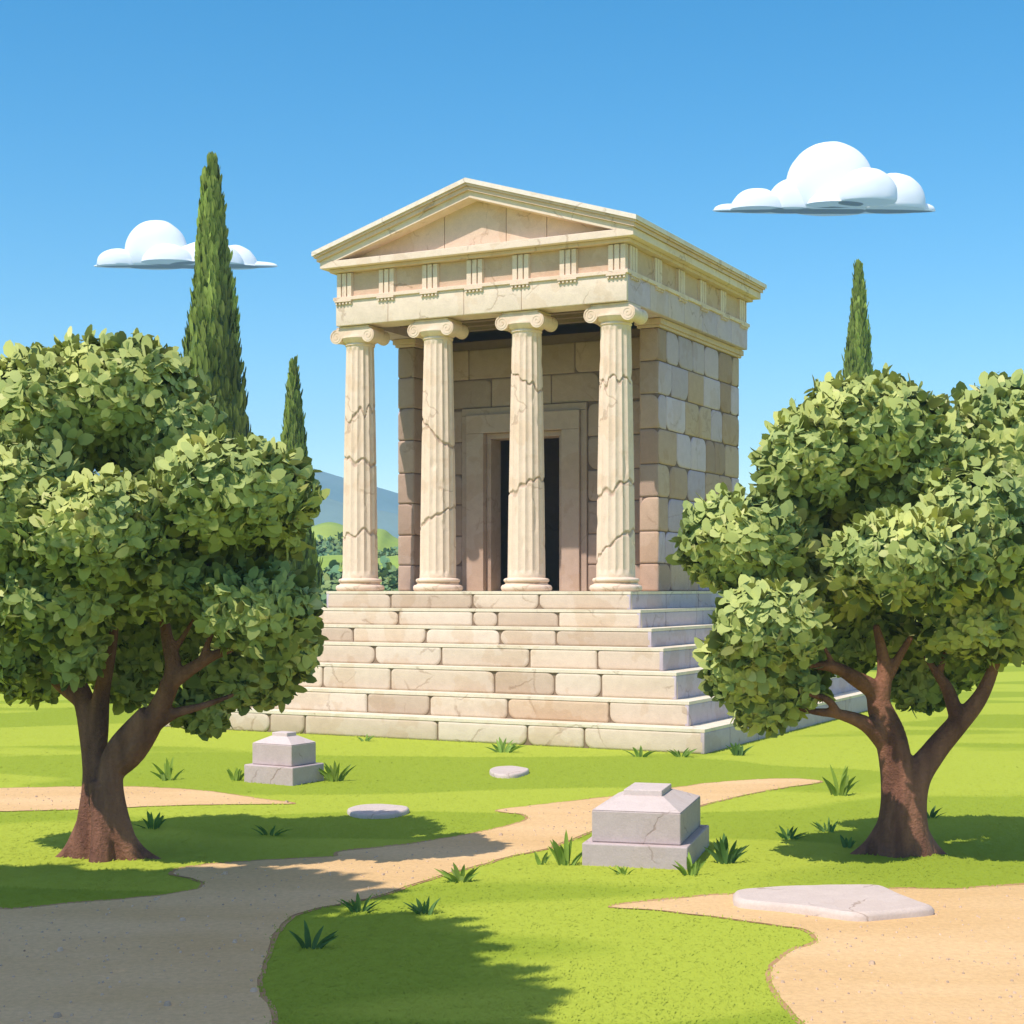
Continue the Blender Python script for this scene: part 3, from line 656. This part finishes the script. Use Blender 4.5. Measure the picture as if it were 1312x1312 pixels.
# ------------------------------------------------------------------ pedestals
def pedestal(loc,rz,w,d,zb,zd,zc,zs,sc,label):
    t=empty('stone_pedestal',loc,rz,label=label,cat='pedestal',group='carved stone pedestals on the lawn')
    c=(.50,.44,.42); e=.07
    b=MB(); b.box(-w/2,w/2,-d/2,d/2,-.03,zb,c); b.build('plinth',M_ped,t,bevel=.012)
    b=MB(); w2,d2=w/2-e*1.0,d/2-e*1.0; b.box(-w2,w2,-d2,d2,zb+.002,zd,c); b.build('block',M_ped,t,bevel=.010)
    b=MB(); w3,d3=w2*sc,d2*sc; n=[(-w2,-d2,zd+.002),(w2,-d2,zd+.002),(w2,d2,zd+.002),(-w2,d2,zd+.002),(-w3,-d3,zc),(w3,-d3,zc),(w3,d3,zc),(-w3,d3,zc)]
    b.add(n,[(0,3,2,1),(4,5,6,7),(0,1,5,4),(1,2,6,5),(2,3,7,6),(3,0,4,7)],(.58,.53,.48))
    k=b.build('cap',M_ped,t,bevel=.006)
    b=MB(); w4,d4=w3*.92,d3*.92; b.box(-w4,w4,-d4,d4,zc-.01,zs,(.60,.55,.50)); b.build('top_slab',M_ped,k,bevel=.008)
    return t
def place(pc, ang, w, d):      # near corner pc, right-hand side runs back by ang
    u=Vector((math.cos(ang),-math.sin(ang),0)); v=Vector((math.sin(ang),math.cos(ang),0)); return pc-u*w/2+v*d/2
a1=R(30); p1=G(375,1007); pedestal(place(p1,a1,.74,.62),-a1,.74,.62,.215,.47,.555,.60,.42,'small grey stone pedestal with a low cap beside the path on the lawn')
a2=R(15); p2=G(881,1115); pedestal(place(p2,a2,.90,1.30),-a2,.90,1.30,.19,.46,.555,.605,.48,'larger grey stone pedestal with pyramid cap where the path bends')

# ------------------------------------------------------------------ flat stones
def slab(px_pts, h, label, col=(.55,.50,.43)):
    o=[G(x,y,h) for x,y in px_pts]; c=sum((p for p in o),Vector())/len(o); c.z=0
    pts=catmull([tuple((p-c)[:2]) for p in o],3,True); n=len(pts); vs=[];L5=[(0,-.0,1.03),(h*.55,0,1.03),(h*.9,0,1.0),(h,0,.965)]
    for z,_,s in L5:
        for i,(x,y) in enumerate(pts): 
            k=s*(1+.02*noise.noise(Vector((x*6,y*6,z*9)))); vs.append((x*k,y*k,z-.02 if z==0 else z+.006*noise.noise(Vector((x*4,y*4,2)))))
    fs=[(l*n+i,l*n+(i+1)%n,(l+1)*n+(i+1)%n,(l+1)*n+i) for l in range(3) for i in range(n)]
    b=MB(); b.add(vs,fs,col); b.add([vs[3*n+i] for i in range(n)],[tuple(range(n))],col)
    s=b.build('flat_stone',M_ped,smooth=50); s.location=c
    tag(s,label,'stone','fallen flat stones')
slab([(446,1036),(455,1032),(480,1030),(510,1031),(523,1035),(508,1041),(480,1043),(455,1041)],.05,'oval flat pale stone lying in grass between the small pedestal and the path')
slab([(628,985),(638,982),(655,981),(672,983),(677,986),(664,991),(645,992),(632,990)],.05,'smallest flat pale stone, in grass below the steps')
slab([(942,1143),(952,1138),(1000,1135),(1060,1133),(1118,1133),(1136,1136),(1154,1145),(1190,1158),(1186,1162),(1140,1166),(1098,1169),(1050,1163),(1000,1157),(950,1152)],.07,'large broken flat slab lying on the sandy path by the olive trunk',(.58,.52,.44))

# ------------------------------------------------------------------ grass tufts
def tuft(px,py,wpx,hpx,n,label,green=(.24,.34,.055),width=.028):  # darker greens passed in paint shade into the tufts standing in shadow
    p=G(px,py); sc=p.y/F; w=wpx*sc; h=hpx*sc; Vs=[];Fs=[];Cs=[]; b=MB()
    for i in range(n):
        x=random.uniform(-.5,.5); r0=abs(x)*2; bx,by=x*w*.40,random.uniform(-.5,.5)*w*.30
        hh=h*random.uniform(.62,1.05)*(1-.42*r0); lean=x*w*.95+random.uniform(-.1,.1)*w; ly=random.uniform(-.25,.25)*w
        ww=1.35*width*random.uniform(.7,1.2)*(sc/.0066)**.3*min(1.3,max(.5,h/.2)); a=random.uniform(-.6,.6); cx_,cy_=math.cos(a),math.sin(a)
        st=[]; m=6; g0=random.uniform(.75,1.3)
        for j in range(m+1):
            t=j/m; c=Vector((bx+lean*t**1.6,by+ly*t**1.5,-.01+hh*t*(1-.10*t))); q=ww*.5*(math.sin(math.pi*(.18+.82*t))**.7 if t<1 else 0)*1.0
            st+= [c+Vector((-q*cx_,-q*cy_,0)), c+Vector((0,q*.5,0)), c+Vector((q*cx_,q*cy_,0))]
        fs=[(j*3+k,j*3+k+1,(j+1)*3+k+1,(j+1)*3+k) for j in range(m) for k in range(2)]
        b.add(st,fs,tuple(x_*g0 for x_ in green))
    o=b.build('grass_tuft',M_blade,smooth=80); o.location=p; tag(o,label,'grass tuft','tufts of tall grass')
tuft(216,1000,42,38,9,'bright tuft of grass on the lawn just to the side of the olive trunk')
tuft(302,1000,26,26,7,'small tuft at the plinth corner of the small pedestal, tree side')
tuft(430,1001,44,40,11,'dark bushy tuft against the shaded side of the small pedestal')
tuft(468,950,24,14,8,'tiny tuft at the foot of the steps, directly behind the small pedestal',green=(.2,.32,.06))
tuft(644,964,50,22,15,'low wide tuft at the foot of the steps behind the smallest flat stone',green=(.22,.34,.06))
tuft(820,970,34,20,9,'tuft at the foot of the steps, second nearest to the platform corner',green=(.22,.34,.06))
tuft(873,970,36,20,10,'tuft at the foot of the steps nearest to the platform corner',green=(.22,.34,.06))
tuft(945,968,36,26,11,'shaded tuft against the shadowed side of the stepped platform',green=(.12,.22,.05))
tuft(590,1130,52,34,13,'isolated round tuft where the lawn meets the sandy path in the middle')
tuft(693,1108,22,26,5,'small two-bladed tuft on the path edge, outermost from the large pedestal')
tuft(725,1108,46,56,11,'tall tuft of broad blades leaning beside the plinth of the large pedestal')
tuft(800,1120,36,20,8,'short tuft in front of the lit plinth face of the large pedestal',green=(.26,.38,.06))
tuft(885,1122,44,34,11,'tuft at the near plinth corner of the large pedestal',green=(.26,.38,.06))
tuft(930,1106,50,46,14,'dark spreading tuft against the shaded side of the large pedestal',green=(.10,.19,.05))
tuft(1075,1019,54,52,9,'large broad-bladed tuft at the end of the sandy path near the olive tree')
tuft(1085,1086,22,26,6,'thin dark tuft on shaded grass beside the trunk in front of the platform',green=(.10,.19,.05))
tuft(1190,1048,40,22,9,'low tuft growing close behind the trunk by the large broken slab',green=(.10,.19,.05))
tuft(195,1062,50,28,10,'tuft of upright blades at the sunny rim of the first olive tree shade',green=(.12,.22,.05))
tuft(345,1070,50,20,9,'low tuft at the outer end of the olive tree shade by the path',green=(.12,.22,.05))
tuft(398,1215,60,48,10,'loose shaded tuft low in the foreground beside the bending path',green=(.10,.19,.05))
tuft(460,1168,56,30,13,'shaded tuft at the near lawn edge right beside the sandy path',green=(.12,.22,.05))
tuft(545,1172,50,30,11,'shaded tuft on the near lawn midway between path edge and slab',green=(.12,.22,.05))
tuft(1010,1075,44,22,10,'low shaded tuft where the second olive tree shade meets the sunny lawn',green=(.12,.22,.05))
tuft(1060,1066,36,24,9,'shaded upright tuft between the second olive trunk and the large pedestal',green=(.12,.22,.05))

# short turf covering the lawn
foot=[O0+U*a+V*b_ for a,b_ in ((1.99,-1.99),(1.99,LV+2),(-LU-1.99,LV+2),(-LU-1.99,-1.99))]; foot=[(p.x,p.y) for p in foot]
def turf(n):
    Y=8.0+ (rng.random(n)**1.7)*24; X=(rng.random(n)-.5)*2*.345*Y; vs=[];fs=[];k=0; lc=[]
    for x,y in zip(X.tolist(),Y.tolist()):
        ex,ey=random.gauss(0,.022),random.gauss(0,.035)
        if any(inpoly(x+ex,y+ey,q) for q in PP) or inpoly(x,y,foot): continue
        h=random.uniform(.008,.018)*(1+y*.015); w=random.uniform(.004,.008)*(1+y*.04); a=random.gauss(0,.6); lx,ly=-math.sin(a)*h*2.2,math.cos(a)*h*2.2
        cx_,cy_=math.cos(a)*w,math.sin(a)*w
        vs+=[(x-cx_,y-cy_,-.002),(x+cx_,y+cy_,-.002),(x+lx,y+ly,h)]; fs.append((k,k+1,k+2)); k+=3
        tone=noise.noise(Vector((x*.24+3,y*.62+.6*math.sin(x*.5),0)))>-.05
        c=(GB if tone else GA); g=random.uniform(.85,1.15); lc+=[(c[0]*g,c[1]*g,c[2]*g*1.1,1)]*3
    me=bpy.data.meshes.new('grass'); me.from_pydata(vs,[],fs); me.update(); at_=me.color_attributes.new('Col','FLOAT_COLOR','CORNER'); at_.data.foreach_set('color',np.array(lc,dtype=np.float32).ravel())
    me.polygons.foreach_set('use_smooth',[True]*len(me.polygons)); me.normals_split_custom_set_from_vertices([(0.,0.,1.)]*len(vs))
    me.materials.append(M_grass); o=bpy.data.objects.new('grass',me); C.objects.link(o); tag(o,'short bright green grass covering the lawn','grass',kind='stuff')
turf(120000)

# ------------------------------------------------------------------ far hills, woods, clouds
def ridge(name, prof, Y, depth, m, seed, nv=14, rough=.04):
    pr=catmull(prof,10); nx=len(pr); vs=[]; fs=[]
    for i,(px,py) in enumerate(pr):
        p=at(px,py,Y)
        for j in range(nv+1):
            t=j/nv*2-1; hgt=max(p.z,.3)*(math.cos(t*math.pi/2)**1.3 if abs(t)<1 else 0)
            y=Y+t*depth; x=p.x*(1+t*depth/Y*.0); wob=1+rough*noise.noise(Vector((x*6/Y,y*6/Y,seed)))*(1-abs(t)*.2)*(abs(t)>.01)
            vs.append((x,y,hgt*wob-.5*(abs(t)>=1)))
    for i in range(nx-1):
        for j in range(nv): a=i*(nv+1)+j; fs.append((a,a+nv+1,a+nv+2,a+1))
    b=MB(); b.add(vs,fs); o=b.build(name,m,smooth=80); tag(o,kind='structure')
ridge('mountains',[(-900,690),(-500,640),(-200,570),(80,528),(220,540),(330,575),(395,598),(450,615),(510,632),(600,662),(750,700),(950,728),(1150,712),(1400,680),(1700,700),(2100,730)],780,110,M_mtn,1)
ridge('mountains',[(-900,720),(-400,690),(0,655),(200,640),(330,625),(400,632),(440,644),(520,662),(620,700),(800,730),(1000,742),(1300,725),(1600,700),(2000,735)],560,90,M_mtn,2)
ridge('hills',[(-700,705),(-200,700),(100,690),(300,688),(370,684),(420,669),(455,678),(490,678),(515,692),(600,715),(850,735),(1100,720),(1400,700),(1800,720)],150,22,M_hill,3)
ridge('hills',[(-600,730),(-100,725),(200,740),(340,750),(375,738),(400,716),(435,711),(480,715),(520,712),(600,725),(850,742),(1100,735),(1500,715),(1900,730)],95,14,M_hill,4)
WD=[]
for Y,lst in ((116,[(420,735,46),(505,745,40),(330,735,50),(600,752,40),(462,752,36)]),(70,[(418,800,74),(340,790,66),(500,792,66),(470,812,60),(570,800,56),(270,790,56)])):
    for px,py,r in lst: q=r/F*Y; WD.append((at(px,py,Y),(q*.95,q,q)))
for i in range(16):
    px=random.uniform(900,1500); Y=random.uniform(70,90); WD.append((at(px,770,Y),(1.6,1.4,1.1)))
tag(crown('woods',WD,M_leaf,None,(0,0,0),dens=60,leaf=.30,wide=.7,pal=(DARK*1.3,DARK*1.6,MID*.8)),kind='stuff')

def cloud(lobes, slabr, ybase, Y, label):
    b=MB(); zb=at(0,ybase,Y).z; c0=at(slabr[4] if len(slabr)>4 else (slabr[0]+slabr[1])/2,ybase,Y)
    k=Y/F
    def sph(px,py,rx,rz,dy):
        c=at(px,py,Y); nu,nv=48,28; vs=[]
        for j in range(nv+1):
            for i in range(nu):
                th=math.pi*j/nv; ph=2*math.pi*i/nu; d=Vector((math.sin(th)*math.cos(ph),math.sin(th)*math.sin(ph),math.cos(th)))
                q=1+.02*noise.noise(d*3+Vector((px,0,0)))
                vs.append((c.x+d.x*rx*k*q-c0.x,dy+d.y*min(rx,60)*k*.55*min(1,rz/30+.15)*q,max(c.z+d.z*rz*k*q,zb+rz*0)-c0.z))
        b.add(vs,[(j*nu+i,j*nu+(i+1)%nu,(j+1)*nu+(i+1)%nu,(j+1)*nu+i) for j in range(nv) for i in range(nu)])
    for px,py,rx,rz,dy in lobes: sph(px,py,rx,rz,dy)
    o=b.build('cloud',M_cloud,smooth=80); o.location=c0; tag(o,label,'cloud','white puffy clouds')
cloud([(1064,240,57,58,0),(1012,266,30,35,-3),(968,272,34,28,-6),(1144,262,40,38,-4),(1100,262,38,34,-26),(1062,276,36,24,-20),(1056,270,143,8,0),(1170,268,28,9,0),(935,268,20,7,0)],(915,1197),271,1100,'big white cloud with a tall round top above the temple roof corner')
cloud([(200,322,40,40,0),(152,338,26,18,-4),(222,345,34,26,-16),(268,345,48,34,-6),(300,348,32,34,0),(238,341,118,7,0),(325,340,30,5,0)],(120,355),342,1100,'small flat white cloud passing behind the tallest cypress')

# pebbles scattered on the sandy paths
b=MB(); cnt=0
while cnt<900:
    Y=random.uniform(8.3,20); X=random.uniform(-.34,.34)*Y
    if not any(inpoly(X,Y,q) for q in PP): continue
    cnt+=1; q=random.uniform(.004,.012)*(2.2 if random.random()<.04 else 1); a=random.uniform(0,3.14); g_=random.uniform(.8,1.15)
    ring=[(X+q*random.uniform(.8,1.2)*math.cos(a+k*1.047),Y+q*1.3*random.uniform(.8,1.2)*math.sin(a+k*1.047)) for k in range(6)]
    vs=[(x,y,.006) for x,y in ring]+[(X+(x-X)*.6,Y+(y-Y)*.6,.008+q*.8) for x,y in ring]
    b.add(vs,[(k,(k+1)%6,6+(k+1)%6,6+k) for k in range(6)]+[(6,7,8,9,10,11)],(.56*g_,.44*g_,.30*g_))
tag(b.build('pebbles',M_ped,smooth=60),'small pale pebbles scattered over the sandy path','pebbles',kind='stuff')
